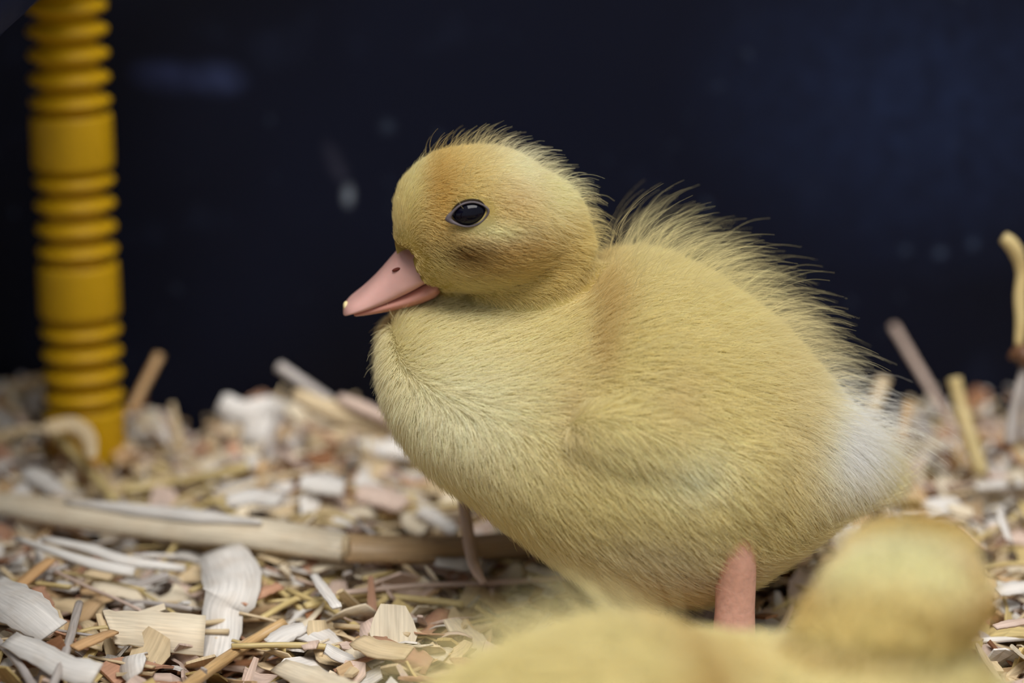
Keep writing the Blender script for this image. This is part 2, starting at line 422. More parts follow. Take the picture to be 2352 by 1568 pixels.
p = at(1060, 1125, .012), at(1072, 1200, .008), at(1080, 1260, .004), at(1092, 1305, .0), at(1112, 1340, -.002)
shaving(None, [.0016, .0019, .0021, .0019, .0010], T['pinkish']*1.0, 'bent pinkish sliver hanging over the long straw before the breast', P3=p, facing=(0.3, -1, .3), n=18, ragged=.03)
# back row against the dark wall
p = at(505, 925, .085), at(560, 948, .083), at(615, 945, .084), at(652, 950, .086)
shaving(None, [.0036, .0050, .0056, .0048], T['white']*1.04, 'white wood shaving standing up against the dark wall', P3=p, facing=(0.1, -1, .35), ragged=.05)
p = at(560, 985, .082), at(600, 990, .080), at(648, 996, .081)
shaving(None, [.005, .006, .005], T['white']*.98, 'white shaving lying just below the one standing by the wall', P3=p, facing=(0, -1, .6))
straw(None, .00125, T['grey']*1.05, 'grey stick leaning up against the dark wall left of the breast', P3=[at(640, 840, .080), at(760, 922, .076)], name='stick', cat='stick', squash=.8)
straw(None, .0010, T['tan']*np.array([.95, .85, .66]), 'brown stick leaning beside the yellow ribbed leg', P3=[at(366, 815, .092), at(300, 945, .084)], name='stick', cat='stick', squash=.8)
shaving(None, [.0022, .0034, .0038, .0030], T['buff'], 'buff chunk of wood under the grey stick by the breast', P3=[at(675, 905, .075), at(740, 935, .073), at(820, 962, .070), at(900, 985, .066)], facing=(.25, -1, .8), thick=.0016)
shaving(None, [.0016, .0024, .0018], T['pinkish']*1.05, 'pinkish chip lying over the buff chunk of wood', P3=[at(780, 915, .072), at(840, 940, .068), at(895, 965, .064)], facing=(.25, -1, .8), thick=.0011)
shaving([(860, 1035), (905, 1030), (950, 1040)], [.0030, .0042, .0034], T['white']*1.03, 'white shaving close behind the duckling breast', .004, (0, -.8, .8))
shaving([(965, 1172), (1000, 1190), (1045, 1222)], [.0022, .0026, .0020], T['white']*1.08, 'small bright white shaving above the long straw near the breast', .004, (0, -.8, .8))
shaving([(930, 1180), (945, 1205), (975, 1222)], [.0018, .0028, .002], T['cream'], 'cream chip left of the small bright white shaving', .003, (0, -.8, .8))
shaving([(1000, 1290), (1060, 1296), (1110, 1290)], [.0018, .003, .002], T['white']*.95, 'whitish chip lying below the brown half of the long straw', .003)
shaving([(1215, 1300), (1260, 1310), (1300, 1316)], [.0018, .003, .002], T['grey']*1.1, 'greyish chip tucked against the duckling belly', .003)
straw([(285, 1130), (380, 1112), (470, 1096), (570, 1072)], .0012, T['straw']*.98, 'yellowish straw lying right of the yellow leg foot', .005)
straw([(120, 990), (170, 1040), (230, 1110), (262, 1148)], .0011, T['straw']*.96, 'straw slanting down in front of the yellow leg foot', .007)
shaving([(105, 985), (160, 975), (200, 1000), (212, 1050)], [.0026, .0034, .0030, .0018], T['buff']*1.02, 'curled buff shaving hugging the front of the yellow leg', .009, (0, -1, .8))
straw([(-30, 1010), (60, 985), (150, 1000)], .0009, T['buff'], 'buff straw left of the yellow leg foot', .006)
shaving([(60, 1080), (95, 1100), (130, 1125)], [.003, .004, .003], T['white']*.92, 'dull white shaving left below the yellow leg', .004)
shaving([(690, 1105), (740, 1112), (790, 1120)], [.0036, .005, .004], T['white']*.95, 'wide dull white shaving in the middle of the bedding', .004)
shaving([(520, 1150), (580, 1140), (640, 1150)], [.003, .004, .003], T['white']*.95, 'dull white shaving just above the long broad straw', .004)
shaving([(820, 1130), (870, 1140), (930, 1160)], [.004, .005, .004], T['pinkish']*1.02, 'pinkish grey shaving left of the bent sliver', .003)
shaving(None, [.0008, .0016, .0020], T['buff']*1.0, 'buff splinter standing up right of the brown stick', P3=[at(395, 925, .080), at(402, 970, .079), at(414, 1030, .078)], facing=(.1, -1, .2), thick=.0008, name='wood_sliver', cat='wood sliver')
shaving(None, [.0006, .0012, .0015], T['pinkish']*.95, 'thin pinkish splinter leaning on the buff one by the wall', P3=[at(368, 940, .084), at(385, 975, .083), at(404, 1020, .082)], facing=(.1, -1, .2), thick=.0007, name='wood_sliver', cat='wood sliver')
# right side, by the tail
straw(None, .00085, T['pinkish']*.78, 'grey-brown stick leaning against the wall right of the tail', P3=[at(2052, 748, .105), at(2200, 998, .078)], name='stick', cat='stick')
straw(None, .0013, T['straw']*1.0, 'knobbly yellow straw stub standing right of the leaning stick', P3=[at(2192, 868, .066), at(2205, 925, .064), at(2228, 1000, .060), at(2256, 1090, .056)], name='straw', cat='straw', squash=.8)
straw(None, .0009, T['tan']*np.array([1, .92, .72]), 'short tan stub poking up beside the tail', P3=[at(2086, 925, .062), at(2068, 1010, .058)], name='straw', cat='straw')
straw(None, .0016, T['buff']*.9, 'short grey-buff stub right behind the tail', P3=[at(2030, 870, .072), at(2000, 950, .068)], name='straw', cat='straw')
g = empty('dried_stalk', at(2322, 1010, .045))
def gp(pts, r, tint, nm, lab=None, sq=.8):
    P = spline([at(*q) for q in pts], 20)
    rr = np.interp(np.linspace(0, 1, 20), np.linspace(0, 1, len(r)), r)
    sub(nm, tube_arrays(P, rr, 9, sq), tint, m_straw, g, lab)
gp([(2304, 545, .05), (2318, 556, .05), (2335, 580, .05), (2347, 625, .05), (2343, 680, .049), (2345, 740, .048), (2340, 800, .047)], [.0010, .0013, .0013, .0010, .0011, .0010, .0008], T['straw']*1.08, 'bent_tip', 'pale yellow hooked upper stalk')
gp([(2318, 824, .0465), (2330, 815, .0465), (2348, 815, .0465), (2366, 835, .0465)], [.0004, .0014, .0026, .0016], T['brown']*.55, 'seed_head', 'dark brown seed head')
gp([(2352, 845, .0465), (2340, 900, .046), (2328, 950, .046), (2320, 1020, .045)], [.0007, .0010, .0011, .0012], T['grey']*1.08, 'lower_stem', 'pale grey lower stem')
gp([(2368, 860, .0465), (2358, 930, .046), (2350, 1010, .046)], [.0005, .0006, .0007], T['grey']*1.1, 'lower_stem')
tag(g, 'tall dried stalk with hooked tip and dark seed head at right edge', 'stalk')
straw([(2030, 1122), (2120, 1118), (2250, 1114)], .0006, T['pinkish']*1.05, 'thin pale straw lying level right of the tail', .004)
shaving([(2240, 1118), (2290, 1112), (2350, 1108)], [.0012, .0024, .0020], T['white']*1.06, 'white shaving at the end of the level pale straw', .004)
shaving([(2298, 1178), (2305, 1205), (2318, 1240)], [.0014, .0018, .0016], T['white']*1.1, 'narrow white shaving upright beside the foreground duckling head', .005, (.4, -1, .5))
shaving([(2180, 1160), (2205, 1172), (2235, 1180)], [.0018, .0028, .0018], T['cream'], 'small cream chip above the foreground duckling head', .004)
straw([(2190, 1050), (2260, 1090), (2360, 1130)], .0008, T['tan'], 'tan straw crossing behind the knobbly stub', .003)
straw([(1740, 1320), (1800, 1305), (1850, 1312)], .0009, T['straw'], 'yellow straw lying behind the pink leg', .002)
shaving([(2290, 1360), (2330, 1350), (2380, 1345)], [.002, .003, .002], T['white'], 'white flake right of the foreground duckling head', .003)
shaving([(2285, 1440), (2320, 1432), (2370, 1425)], [.001, .0016, .001], T['pinkish']*1.05, 'thin pink flake right below the foreground duckling head', .004)
shaving([(640, 1528), (720, 1560), (790, 1590)], [.003, .005, .005], T['cream'], 'cream shaving at the bottom edge right of the tan straw', .003, (0, -.8, 1))
shaving([(820, 1470), (870, 1490), (940, 1500)], [.003, .0044, .003], T['buff'], 'buff shaving beside the foreground duckling rump', .003)
shaving([(620, 1480), (660, 1455), (700, 1440)], [.003, .0036, .002], T['white']*.97, 'small white shaving at the upper end of the tan straw', .002)
straw([(110, 1600), (150, 1500), (182, 1385)], .0007, T['grey']*1.08, 'grey straw rising steeply left of the broad flat shaving', .005)
straw([(-20, 1455), (40, 1520), (85, 1590)], .0007, T['grey'], 'grey straw in the bottom corner under the white shavings', .004)
shaving([(170, 1488), (215, 1468), (262, 1450)], [.0016, .0022, .0016], T['tan']*np.array([1.1, 1, .92]), 'tan chip poking from under the broad flat shaving', .0028)

# ---- more countable shavings and straw bits, alike within a colour
SH = []
for k in range(16):
    L = rng.uniform(.006, .0125); W = rng.uniform(.0022, .0048)
    cu_ = rng.uniform(-1.2, 2.2); SH.append(flake(L, W, cu_, rng.uniform(-.9, .9), 8, .0003, .25))
    SHD = globals().setdefault('SHD', []); SHD.append(('narrow' if W < .003 else 'broad' if W > .0042 else 'small')+(' curled' if cu_ > 1 else ' flat' if abs(cu_) < .45 else ' bowed'))
CN = {'white': 'whitish', 'cream': 'cream', 'buff': 'buff', 'pinkish': 'pinkish', 'tan': 'tan', 'russet': 'reddish-brown', 'straw': 'yellow', 'grey': 'grey'}
MARKS = [(190, 1030, 'by the yellow leg foot'), (40, 960, 'left of the yellow leg by the wall'), (40, 1100, 'at the left edge above the long straw'), (330, 1010, 'beside the brown stick'),
  (430, 1110, 'below the yellowish straw'), (560, 1000, 'by the upright white shaving'), (700, 1000, 'under the grey stick'), (850, 1060, 'behind the breast'), (660, 1180, 'just above the long straw'),
  (880, 1190, 'left of the bent sliver'), (200, 1230, 'along the pale end of the long straw'), (60, 1300, 'near the left edge below the long straw'), (260, 1340, 'below the splintered sliver'),
  (430, 1350, 'left of the folded shaving'), (640, 1310, 'right of the folded shaving under the straw'), (860, 1310, 'under the brown half of the long straw'), (1080, 1360, 'below the bent sliver'),
  (60, 1440, 'on the large shaving at the left edge'), (100, 1540, 'in the bottom left corner'), (330, 1530, 'below the broad flat shaving'), (560, 1520, 'beside the tan diagonal straw'),
  (700, 1440, 'at the upper end of the tan straw'), (760, 1540, 'at the bottom edge right of the tan straw'), (930, 1430, 'left of the foreground duckling back'), (1250, 1420, 'under the duckling belly'),
  (2030, 1020, 'beside the white tail'), (2140, 1060, 'under the leaning grey-brown stick'), (2260, 1050, 'by the knobbly yellow stub'), (2340, 1050, 'at the foot of the tall dried stalk'),
  (2100, 1130, 'under the level pale straw'), (2310, 1200, 'right of the foreground head near the edge'), (2320, 1340, 'at the right edge beside the foreground head'), (2330, 1480, 'at the right edge below the foreground head')]
SCAT = []
ORD = ['first', 'second', 'third', 'fourth', 'fifth', 'sixth', 'seventh', 'eighth', 'ninth', 'tenth']
def describe():
    used = {}
    for o, px, py, head, tail_ in SCAT:
        mk = min(MARKS, key=lambda m_: (m_[0]-px)**2+1.6*(m_[1]-py)**2)[2]
        used.setdefault((head, tail_, mk), []).append((px, o))
    for (head, tail_, mk), lst in used.items():
        lst.sort(key=lambda t: t[0])
        for i, (px, o) in enumerate(lst):
            o['label'] = f'{head} {tail_} {mk}'+(f', {ORD[min(i, 9)]} from left' if len(lst) > 1 else '')
meshes = {}
def shared(key, arr, tint, mat, nm):
    if key not in meshes:
        V, F, G = arr; oo = mesh_obj(nm, V, F, mat, link=False); set_attrs(oo.data, tint, G, rng.uniform(0, 3)); meshes[key] = oo.data
        bpy.data.objects.remove(oo)
    return meshes[key]
cols = ['white', 'cream', 'buff', 'pinkish', 'tan', 'russet']; cp = np.array([.24, .22, .2, .16, .11, .07])
cnt = 0; tries = 0
while cnt < 235 and tries < 4000:
    tries += 1
    px = rng.uniform(0, 2352); py = rng.uniform(985, 1560)
    if 900+max(0, (py-1000)*.9) < px < 1960 and py < 1390: continue
    if px > 900+(1560-py)*2 and py > 1400: continue
    if px > 1830 and py > 1150 and px < 2270: continue
    P = ground(px, py)
    if P[1] > WALL_Y-.012: continue
    if min(np.hypot(P[0]-q_[0], P[1]-q_[1]) for q_ in BIG) < .0062: continue
    if abs(P[0]+.0805) < .011 and abs(P[1]-.085) < .011: continue
    c = rng.choice(cols, p=cp); k = int(rng.integers(16))
    me = shared((c, k), SH[k], T[c]*rng.uniform(.92, 1.05), m_shav, 'wood_shaving')
    o = bpy.data.objects.new('wood_shaving', me); COL.objects.link(o)
    o.location = (P[0], P[1], H(P[0], P[1])+rng.uniform(.0005, .0026))
    o.rotation_euler = (rng.normal(0.1, .35), rng.normal(0, .3), rng.uniform(0, 6.28))
    s = rng.uniform(.75, 1.25); o.scale = (s, s, s)
    tag(o, None, 'wood shaving', 'small wood shavings scattered in the bedding'); cnt += 1
    SCAT.append((o, px, py, SHD[k]+' '+CN[c], 'shaving'))
ST = []
for k in range(8):
    L = rng.uniform(.012, .03); Pp = spline([(-L/2, 0, 0), (0, rng.normal(0, .0008), rng.uniform(0, .0012)), (L/2, 0, 0)], 8)
    ST.append(tube_arrays(Pp, np.full(8, rng.uniform(.00028, .0006)), 6, .8))
SL = ['straw', 'buff', 'grey']
cnt = 0; tries = 0
while cnt < 90 and tries < 3000:
    tries += 1
    px = rng.uniform(0, 2352); py = rng.uniform(1000, 1560)
    if 880+max(0, (py-1000)*.85) < px < 1960 and py < 1390: continue
    if px > 900+(1560-py)*2 and py > 1400: continue
    if px > 1830 and py > 1150 and px < 2270: continue
    P = ground(px, py)
    if P[1] > WALL_Y-.018: continue
    c = rng.choice(SL, p=[.45, .35, .2]); k = int(rng.integers(8))
    me = shared(('s', c, k), ST[k], T[c]*1.03, m_straw, 'straw_bit')
    o = bpy.data.objects.new('straw_bit', me); COL.objects.link(o)
    o.location = (P[0], P[1], H(P[0], P[1])+rng.uniform(.0015, .0035))
    o.rotation_euler = (0, rng.normal(0, .16), rng.normal(0, .8)+(3.14 if rng.random() < .5 else 0))
    tag(o, None, 'straw', 'fine straw bits scattered in the bedding'); cnt += 1
    SCAT.append((o, px, py, 'fine '+CN[c], 'straw bit'))

describe()

# ------------------------------------------------------------------ brooder heat plate on yellow ribbed legs
LY = 0.085
leg_top = at(146, -105, LY); leg_bot = at(199, 1045, LY)
SPX = (LY-CAM[1])/ray(190, 500)[1]/FPX                      # metres per pixel at the leg
def zpix(y): return at(180, y, LY)[2]
heat = empty('brooder_heat_plate', (leg_bot[0], LY, leg_bot[2]))
R0 = 93*SPX; RG = 63*SPX
def leg_at(dx, dy, vis):
    ax = np.array([leg_top[0]-leg_bot[0], 0, leg_top[2]-leg_bot[2]])
    tilt = math.atan2(ax[0], ax[2])
    zb, zt = zpix(1100), zpix(-140)
    V, F = revolve([(RG*.96, 0), (RG, .0004), (RG, zt-zb)])
    core = mesh_obj('leg', V, F, m_yellow, heat)
    core.location = (dx-(leg_bot[2]-zb)*math.tan(tilt), dy, zb-leg_bot[2]); core.rotation_euler = (0, tilt, 0)
    core['label'] = 'yellow ribbed plastic leg'
    def ringm():
        h = 21*SPX
        prof = [(RG*.98, -h), (RG+.0004, -h*.95), (R0*.95, -h*.42), (R0*.99, -h*.2), (R0, 0.02*h), (R0*.985, h*.2), (R0*.94, h*.4), (RG+.0004, h*.95), (RG*.98, h)]
        return revolve(prof)
    def bandm(h):
        return revolve([(RG*.98, -h), (R0*.97, -h), (R0*.995, -h+.0004), (R0, -h+.0009), (R0, h-.0009), (R0*.995, h-.0004), (R0*.97, h), (RG*.98, h)])
    rme = None
    for y in (-40, 14, 68, 123, 178, 232, 414, 467, 521, 573, 757, 807, 857, 906):
        if rme is None:
            V, F = ringm(); oo = mesh_obj('ring', V, F, m_yellow, core); rme = oo.data
        else:
            oo = bpy.data.objects.new('ring', rme); COL.objects.link(oo); oo.parent = core
        oo.location = (0, 0, zpix(y)-zb)
    for y0, y1 in ((262, 383), (604, 722), (934, 1060)):
        h = (zpix(y0)-zpix(y1))/2
        V, F = bandm(h); oo = mesh_obj('band', V, F, m_yellow, core); oo.location = (0, 0, (zpix(y0)+zpix(y1))/2-zb)
    return core
leg_at(0, 0, True)
# plate: right side edge runs straight back over the leg
pe = at(243, -100, LY)
x1 = pe[0]; zp = pe[2]; PW = 0.20; y1p = LY+.010; y0p = -0.11
bm = bmesh.new(); bmesh.ops.create_cube(bm, size=1)
bmesh.ops.scale(bm, vec=(PW, y1p-y0p, .022), verts=bm.verts)
ve = [e for e in bm.edges if abs(e.verts[0].co.z-e.verts[1].co.z) > .01]
bmesh.ops.bevel(bm, geom=ve, offset=.009, segments=6, affect='EDGES')
he = [e for e in bm.edges if abs(e.verts[0].co.z-e.verts[1].co.z) < 1e-5 and len(e.link_faces) == 2 and abs(e.link_faces[0].normal.z-e.link_faces[1].normal.z) > .5]
bmesh.ops.bevel(bm, geom=he, offset=.0035, segments=4, affect='EDGES')
me = bpy.data.meshes.new('plate'); bm.to_mesh(me); bm.free(); me.materials.append(m_plate); me.shade_smooth()
o = bpy.data.objects.new('plate', me); COL.objects.link(o); o.parent = heat; o['label'] = 'dark slate heater plate'
o.location = (x1-PW/2-leg_bot[0], (y0p+y1p)/2-LY, zp+.011-leg_bot[2])
leg_at(-PW+.022, 0, False); leg_at(.0, y0p+.02-LY, False); leg_at(-PW+.022, y0p+.02-LY, False)
tag(heat, 'brooder heat plate on a yellow ribbed plastic leg standing in the bedding', 'heat plate')

# ------------------------------------------------------------------ ducklings
def pchip(x, xs, ys):
    xs = np.asarray(xs, float); ys = np.asarray(ys, float); h = np.diff(xs); d = np.diff(ys)/h
    m = np.zeros_like(xs); m[0] = d[0]; m[-1] = d[-1]
    for i in range(1, len(xs)-1):
        if d[i-1]*d[i] > 0:
            w1 = 2*h[i]+h[i-1]; w2 = h[i]+2*h[i-1]; m[i] = (w1+w2)/(w1/d[i-1]+w2/d[i])
    i = np.clip(np.searchsorted(xs, x)-1, 0, len(xs)-2); t = (x-xs[i])/h[i]
    return ((2*t**3-3*t*t+1)*ys[i]+(t**3-2*t*t+t)*h[i]*m[i]+(-2*t**3+3*t*t)*ys[i+1]+(t**3-t*t)*h[i]*m[i+1])

def loft(st, n=60, m=40, pear=0.0, box=1.0):
    st = np.array([(at(x, t)[0], at(x, t)[2], at(x, b)[2], hw/1000) for x, t, b, hw in st])
    u = 0.5-0.5*np.cos(np.linspace(0, math.pi, n)); X = st[0, 0]+(st[-1, 0]-st[0, 0])*u
    T_, B_, W_ = (pchip(X, st[:, 0], st[:, k]) for k in (1, 2, 3))
    V = []; F = []
    for i in range(n):
        zc = (T_[i]+B_[i])/2; hh = (T_[i]-B_[i])/2
        for k in range(m):
            a = 2*math.pi*k/m; ca = math.cos(a); sa = math.sin(a)
            pr_ = pear if np.isscalar(pear) else float(np.interp(X[i], *pear))
            V.append((X[i], W_[i]*math.copysign(abs(sa)**box, sa)*(1-pr_*ca), zc+hh*math.copysign(abs(ca)**box, ca)))
    for i in range(n-1):
        for k in range(m):
            F.append((i*m+k, (i+1)*m+k, (i+1)*m+(k+1) % m, i*m+(k+1) % m))
    F.append(tuple(range(m))); F.append(tuple((n-1)*m+k for k in reversed(range(m))))
    return np.array(V), F

def ellip(c, r, R=None, n=24, m=16):
    V = []; F = []
    for i in range(1, m):
        a = math.pi*i/m
        for k in range(n):
            b_ = 2*math.pi*k/n; V.append((math.sin(a)*math.cos(b_)*r[0], math.sin(a)*math.sin(b_)*r[1], math.cos(a)*r[2]))
    for i in range(m-2):
        for k in range(n): F.append((i*n+k, (i+1)*n+k, (i+1)*n+(k+1) % n, i*n+(k+1) % n))
    V.append((0, 0, r[2])); V.append((0, 0, -r[2])); a, b_ = len(V)-2, len(V)-1
    for k in range(n): F.append((a, k, (k+1) % n)); F.append((b_, (m-2)*n+(k+1) % n, (m-2)*n+k))
    V = np.array(V)
    if R is not None: V = V@np.array(R).T
    return V+np.array(c), F

TORSO = [(878, 800, 850, 2), (890, 742, 900, 10), (930, 702, 975, 17), (1000, 684, 1050, 22), (1100, 676, 1118, 25.5), (1200, 672, 1188, 28),
         (1270, 660, 1238, 29.5), (1340, 640, 1285, 30.5), (1400, 600, 1318, 31), (1480, 592, 1340, 31.5), (1580, 622, 1345, 31), (1680, 680, 1318, 29.5),
         (1780, 756, 1262, 26.5), (1860, 836, 1208, 22), (1920, 906, 1168, 17), (1970, 968, 1142, 11), (2010, 1020, 1118, 6), (2030, 1058, 1085, 1.5)]
HEAD = [(906, 480, 556, 3), (915, 440, 594, 6), (936, 406, 632, 8.4), (975, 376, 656, 10.4), (1035, 356, 662, 12.6), (1100, 350, 658, 14.0),
        (1150, 356, 652, 14.6), (1195, 374, 640, 14.4), (1236, 404, 618, 13.0), (1266, 440, 592, 10.4), (1288, 486, 556, 5.8), (1295, 506, 538, 2)]
HC = at(1130, 515); NECK = at(1220, 600)

def join(parts):
    V = []; F = []; n = 0
    for v, f in parts:
        V.append(v); F += [tuple(i+n for i in t) for t in f]; n += len(v)
    return np.concatenate(V), F

def sidept(px, py, Y): p = at(px, py, Y); return np.array([p[0], abs(p[1]), p[2]])
HS, BS = -.0135, -.028
# down colours, with crease shade and lit breast painted in: (centre px, radius px, colour, strength)
HEADC = [((1100, 585), (130, 52), lin(170, 116, 36), .85), ((1190, 560), (110, 90), lin(192, 138, 50), .7),
         ((1000, 450), (50, 120), lin(200, 146, 44), .85), ((1100, 390), (110, 45), lin(214, 176, 84), .5), ((1195, 445), (55, 45), lin(196, 144, 58), .7),
         ((1230, 375), (100, 75), lin(250, 242, 186), 1.0), ((1290, 450), (60, 70), lin(240, 230, 160), .8), ((1130, 525), (75, 26), lin(240, 226, 152), .9),
         ((935, 430), (30, 90), lin(232, 214, 130), .8), ((1200, 630), (110, 40), lin(206, 166, 74), .6), ((1080, 665), (120, 25), lin(228, 206, 112), .5), ((1000, 610), (25, 40), lin(226, 202, 100), .6), ((1058, 582), (58, 24), lin(84, 46, 8), 1.0)]
BODYC = [((1398, 745), (42, 55), lin(184, 134, 48), .65), ((1372, 830), (30, 55), lin(196, 148, 62), .6), ((1330, 700), (70, 60), lin(208, 168, 80), .5),  # brown shoulder spots paint crease shadow into the down
         ((1300, 960), (36, 90), lin(208, 172, 92), .55), ((1180, 735), (150, 30), lin(206, 160, 74), .5), ((1050, 960), (190, 130), lin(248, 236, 186), .9),  # wing-crease and under-chin shade, then the lit breast, painted into the down
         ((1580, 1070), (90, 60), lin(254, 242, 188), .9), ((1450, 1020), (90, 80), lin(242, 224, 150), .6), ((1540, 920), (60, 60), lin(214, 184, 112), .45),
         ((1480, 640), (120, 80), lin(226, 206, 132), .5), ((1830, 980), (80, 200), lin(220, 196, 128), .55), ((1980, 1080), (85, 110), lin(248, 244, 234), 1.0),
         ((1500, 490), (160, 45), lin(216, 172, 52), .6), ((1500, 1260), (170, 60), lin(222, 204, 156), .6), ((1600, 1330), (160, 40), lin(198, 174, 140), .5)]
DOWN0 = lin(229, 207, 122); DOWNH = lin(229, 200, 104)

m_down = bpy.data.materials.new('yellow_down'); m_down.use_nodes = True
nt = m_down.node_tree; nt.nodes.clear()
out = nt.nodes.new('ShaderNodeOutputMaterial'); at_ = nt.nodes.new('ShaderNodeAttribute'); at_.attribute_name = 'down_colour'
df = nt.nodes.new('ShaderNodeBsdfDiffuse'); tr = nt.nodes.new('ShaderNodeBsdfTranslucent'); mix = nt.nodes.new('ShaderNodeMixShader'); mix.inputs[0].default_value = 0.42
nt.links.new(at_.outputs['Color'], df.inputs[0]); nt.links.new(at_.outputs['Color'], tr.inputs[0])
nt.links.new(df.outputs[0], mix.inputs[1]); nt.links.new(tr.outputs[0], mix.inputs[2]); nt.links.new(mix.outputs[0], out.inputs[0])
m_skin, nt, b = material('down_covered_skin', 0.9, 0.05)
a = nt.nodes.new('ShaderNodeAttribute'); a.attribute_name = 'down_colour'
n1 = noise(nt, 900, 2); r1 = ramp(nt, n1.outputs[0], [(.3, (.86, .86, .86)), (.7, (1, 1, 1))])
nt.links.new(mixc(nt, 'MULTIPLY', 1.0, a.outputs['Color'], r1.outputs[0]), b.inputs['Base Color'])

BILL_POLY = np.array([at(*p)[[0, 2]] for p in [(740, 660), (880, 560), (948, 549), (958, 592), (978, 632), (1012, 638), (1000, 682), (780, 770)]])
def inpoly(q, poly):
    x, y = q[:, 0], q[:, 1]; ins = np.zeros(len(q), bool); j = len(poly)-1
    for i in range(len(poly)):
        xi, yi = poly[i]; xj, yj = poly[j]
        c_ = ((yi > y) != (yj > y)) & (x < (xj-xi)*(y-yi)/(yj-yi+1e-15)+xi); ins ^= c_; j = i
    return ins

def duckling(name, label, loc=None, yaw=0.0, hyaw=0.0, hoff=(0, 0, 0), hs=1.0, nk=.0106, scl=(1, 1, 1), nhair=200000, rad=5e-5, legs=True, seed=3):
    r = np.random.default_rng(seed)
    pivot = np.array([NECK[0], 0, NECK[2]])
    ch, sh = math.cos(hyaw), math.sin(hyaw); HR = np.array([[ch, -sh, 0], [sh, ch, 0], [0, 0, 1]])
    hoff = np.array(hoff)
    def hx(P): return hs*(np.asarray(P)-pivot)@HR.T+pivot+hoff
    def hxi(P): return (np.asarray(P)-pivot-hoff)@HR/hs+pivot
    torso = loft(TORSO, pear=([at(1150, 700)[0], at(1450, 700)[0]], [.22, .14]), box=.95); head = loft(HEAD, box=.88); head = (hx(head[0]), head[1])
    parts = [torso, head]
    for t in np.linspace(0, 1, 6):                         # neck inside the down
        parts.append(ellip((1-t)*(at(1270, 790)+hoff*.75)+t*hx(at(1190, 545)), (nk, nk*.9, nk)))
    for sgn in (-1, 1):
        # folded stub wing
        c_ = at(1485, 1035, -.0285); c_[1] *= -sgn
        d = at(1650, 1090, -.0285)-at(1330, 985, -.0285); ang = -math.atan2(d[2], d[0])
        R = rotm(0, ang, 0)
        parts.append(ellip(c_, (.0122, .0034, .0060), R))
        # thigh
        c_ = at(1672, 1115, -.0228); c_[1] *= -sgn
        parts.append(ellip(c_, (.0095, .0078, .0105)))
    V, F = join(parts)
    tmp = mesh_obj('tmp', V, F)
    md = tmp.modifiers.new('r', 'REMESH'); md.mode = 'VOXEL'; md.voxel_size = 0.0008
    ms = tmp.modifiers.new('s', 'SMOOTH'); ms.factor = .5; ms.iterations = 3
    dg = bpy.context.evaluated_depsgraph_get(); me = bpy.data.meshes.new_from_object(tmp.evaluated_get(dg))
    bpy.data.objects.remove(tmp)
    nv = len(me.vertices); P = np.empty(nv*3); me.vertices.foreach_get('co', P); P = P.reshape(-1, 3)
    bt = BVHTree.FromPolygons([Vector(v) for v in torso[0]], torso[1]); bh = BVHTree.FromPolygons([Vector(v) for v in head[0]], head[1])
    dt = np.array([bt.find_nearest(Vector(p))[3] for p in P]); dh = np.array([bh.find_nearest(Vector(p))[3] for p in P])
    hw = sstep(.0012, -.0012, dh-dt)                        # 1 on the head
    ish = hw > .5
    D = P.copy(); D[ish] = hxi(P[ish])                      # design space
    # tuck the face in behind the bill
    q = D[:, [0, 2]]; inb = inpoly(q, BILL_POLY) & ish
    lim = np.interp(D[:, 0], [at(900, 600)[0], at(1015, 600)[0]], [.0015, .0046])
    f = np.where(inb, np.minimum(1, lim/np.maximum(abs(D[:, 1]), 1e-6)), 1.0)
    D2 = D.copy(); D2[:, 1] *= f
    P2 = P.copy(); P2[ish] = hx(D2[ish]); P = P2; D = D2
    me.vertices.foreach_set('co', P.ravel()); me.update(); me.shade_smooth()
    N = np.empty(nv*3); me.vertices.foreach_get('normal', N); N = N.reshape(-1, 3)
    ND = N.copy(); ND[ish] = N[ish]@HR
    # colours
    Q = np.stack([D[:, 0], D[:, 2]], 1)
    hc = np.tile(DOWNH, (nv, 1)); bc = np.tile(DOWN0, (nv, 1))
    s0 = 7.0e-5
    for arr, lst, Ys in ((hc, HEADC, HS), (bc, BODYC, BS)):
        for (c_, rr, col, amt) in lst:
            p_ = at(c_[0], c_[1], Ys); wgt = amt*np.exp(-((Q[:, 0]-p_[0])/(rr[0]*s0))**2-((Q[:, 1]-p_[2])/(rr[1]*s0))**2)
            arr += wgt[:, None]*(col[None]-arr)
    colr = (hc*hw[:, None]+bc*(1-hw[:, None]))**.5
    # fields: comb, length, lift, density
    X = D[:, 0]; Z = D[:, 2]
    X_ = lambda px: at(px, 700)[0]
    Z_ = lambda py: at(1400, py)[2]
    comb = np.zeros((nv, 3)); side = np.sign(D[:, 1])*sstep(0, .012, abs(D[:, 1]))
    back = sstep(.25, .8, ND[:, 2])
    comb[:] = (0.75, 0, -0.75); breast = sstep(X_(1350), X_(1000), X)
    comb += breast[:, None]*(np.array([[0.25, 0, -1.0]])-comb)
    comb += back[:, None]*(np.array([[1.0, 0, 0.0]])-comb)
    belly = sstep(-.3, -.8, ND[:, 2]); comb += belly[:, None]*(np.array([[1.0, 0, -.15]])-comb)
    hcomb = np.tile(np.array([1.0, 0, -.22]), (nv, 1)); hcomb[:, 1] = .25*side
    fore = sstep(X_(990), X_(915), X)*sstep(Z_(590), Z_(520), Z); hcomb += fore[:, None]*(np.array([[.25, 0, 1.0]])-hcomb)
    comb = comb*(1-hw[:, None])+hcomb*hw[:, None]
    tail = sstep(X_(1900), X_(1990), X)*(1-hw); comb += tail[:, None]*(np.array([[1.0, 0, -.45]])-comb)
    comb -= (comb*ND).sum(1)[:, None]*ND; comb /= np.linalg.norm(comb, axis=1)[:, None]+1e-9
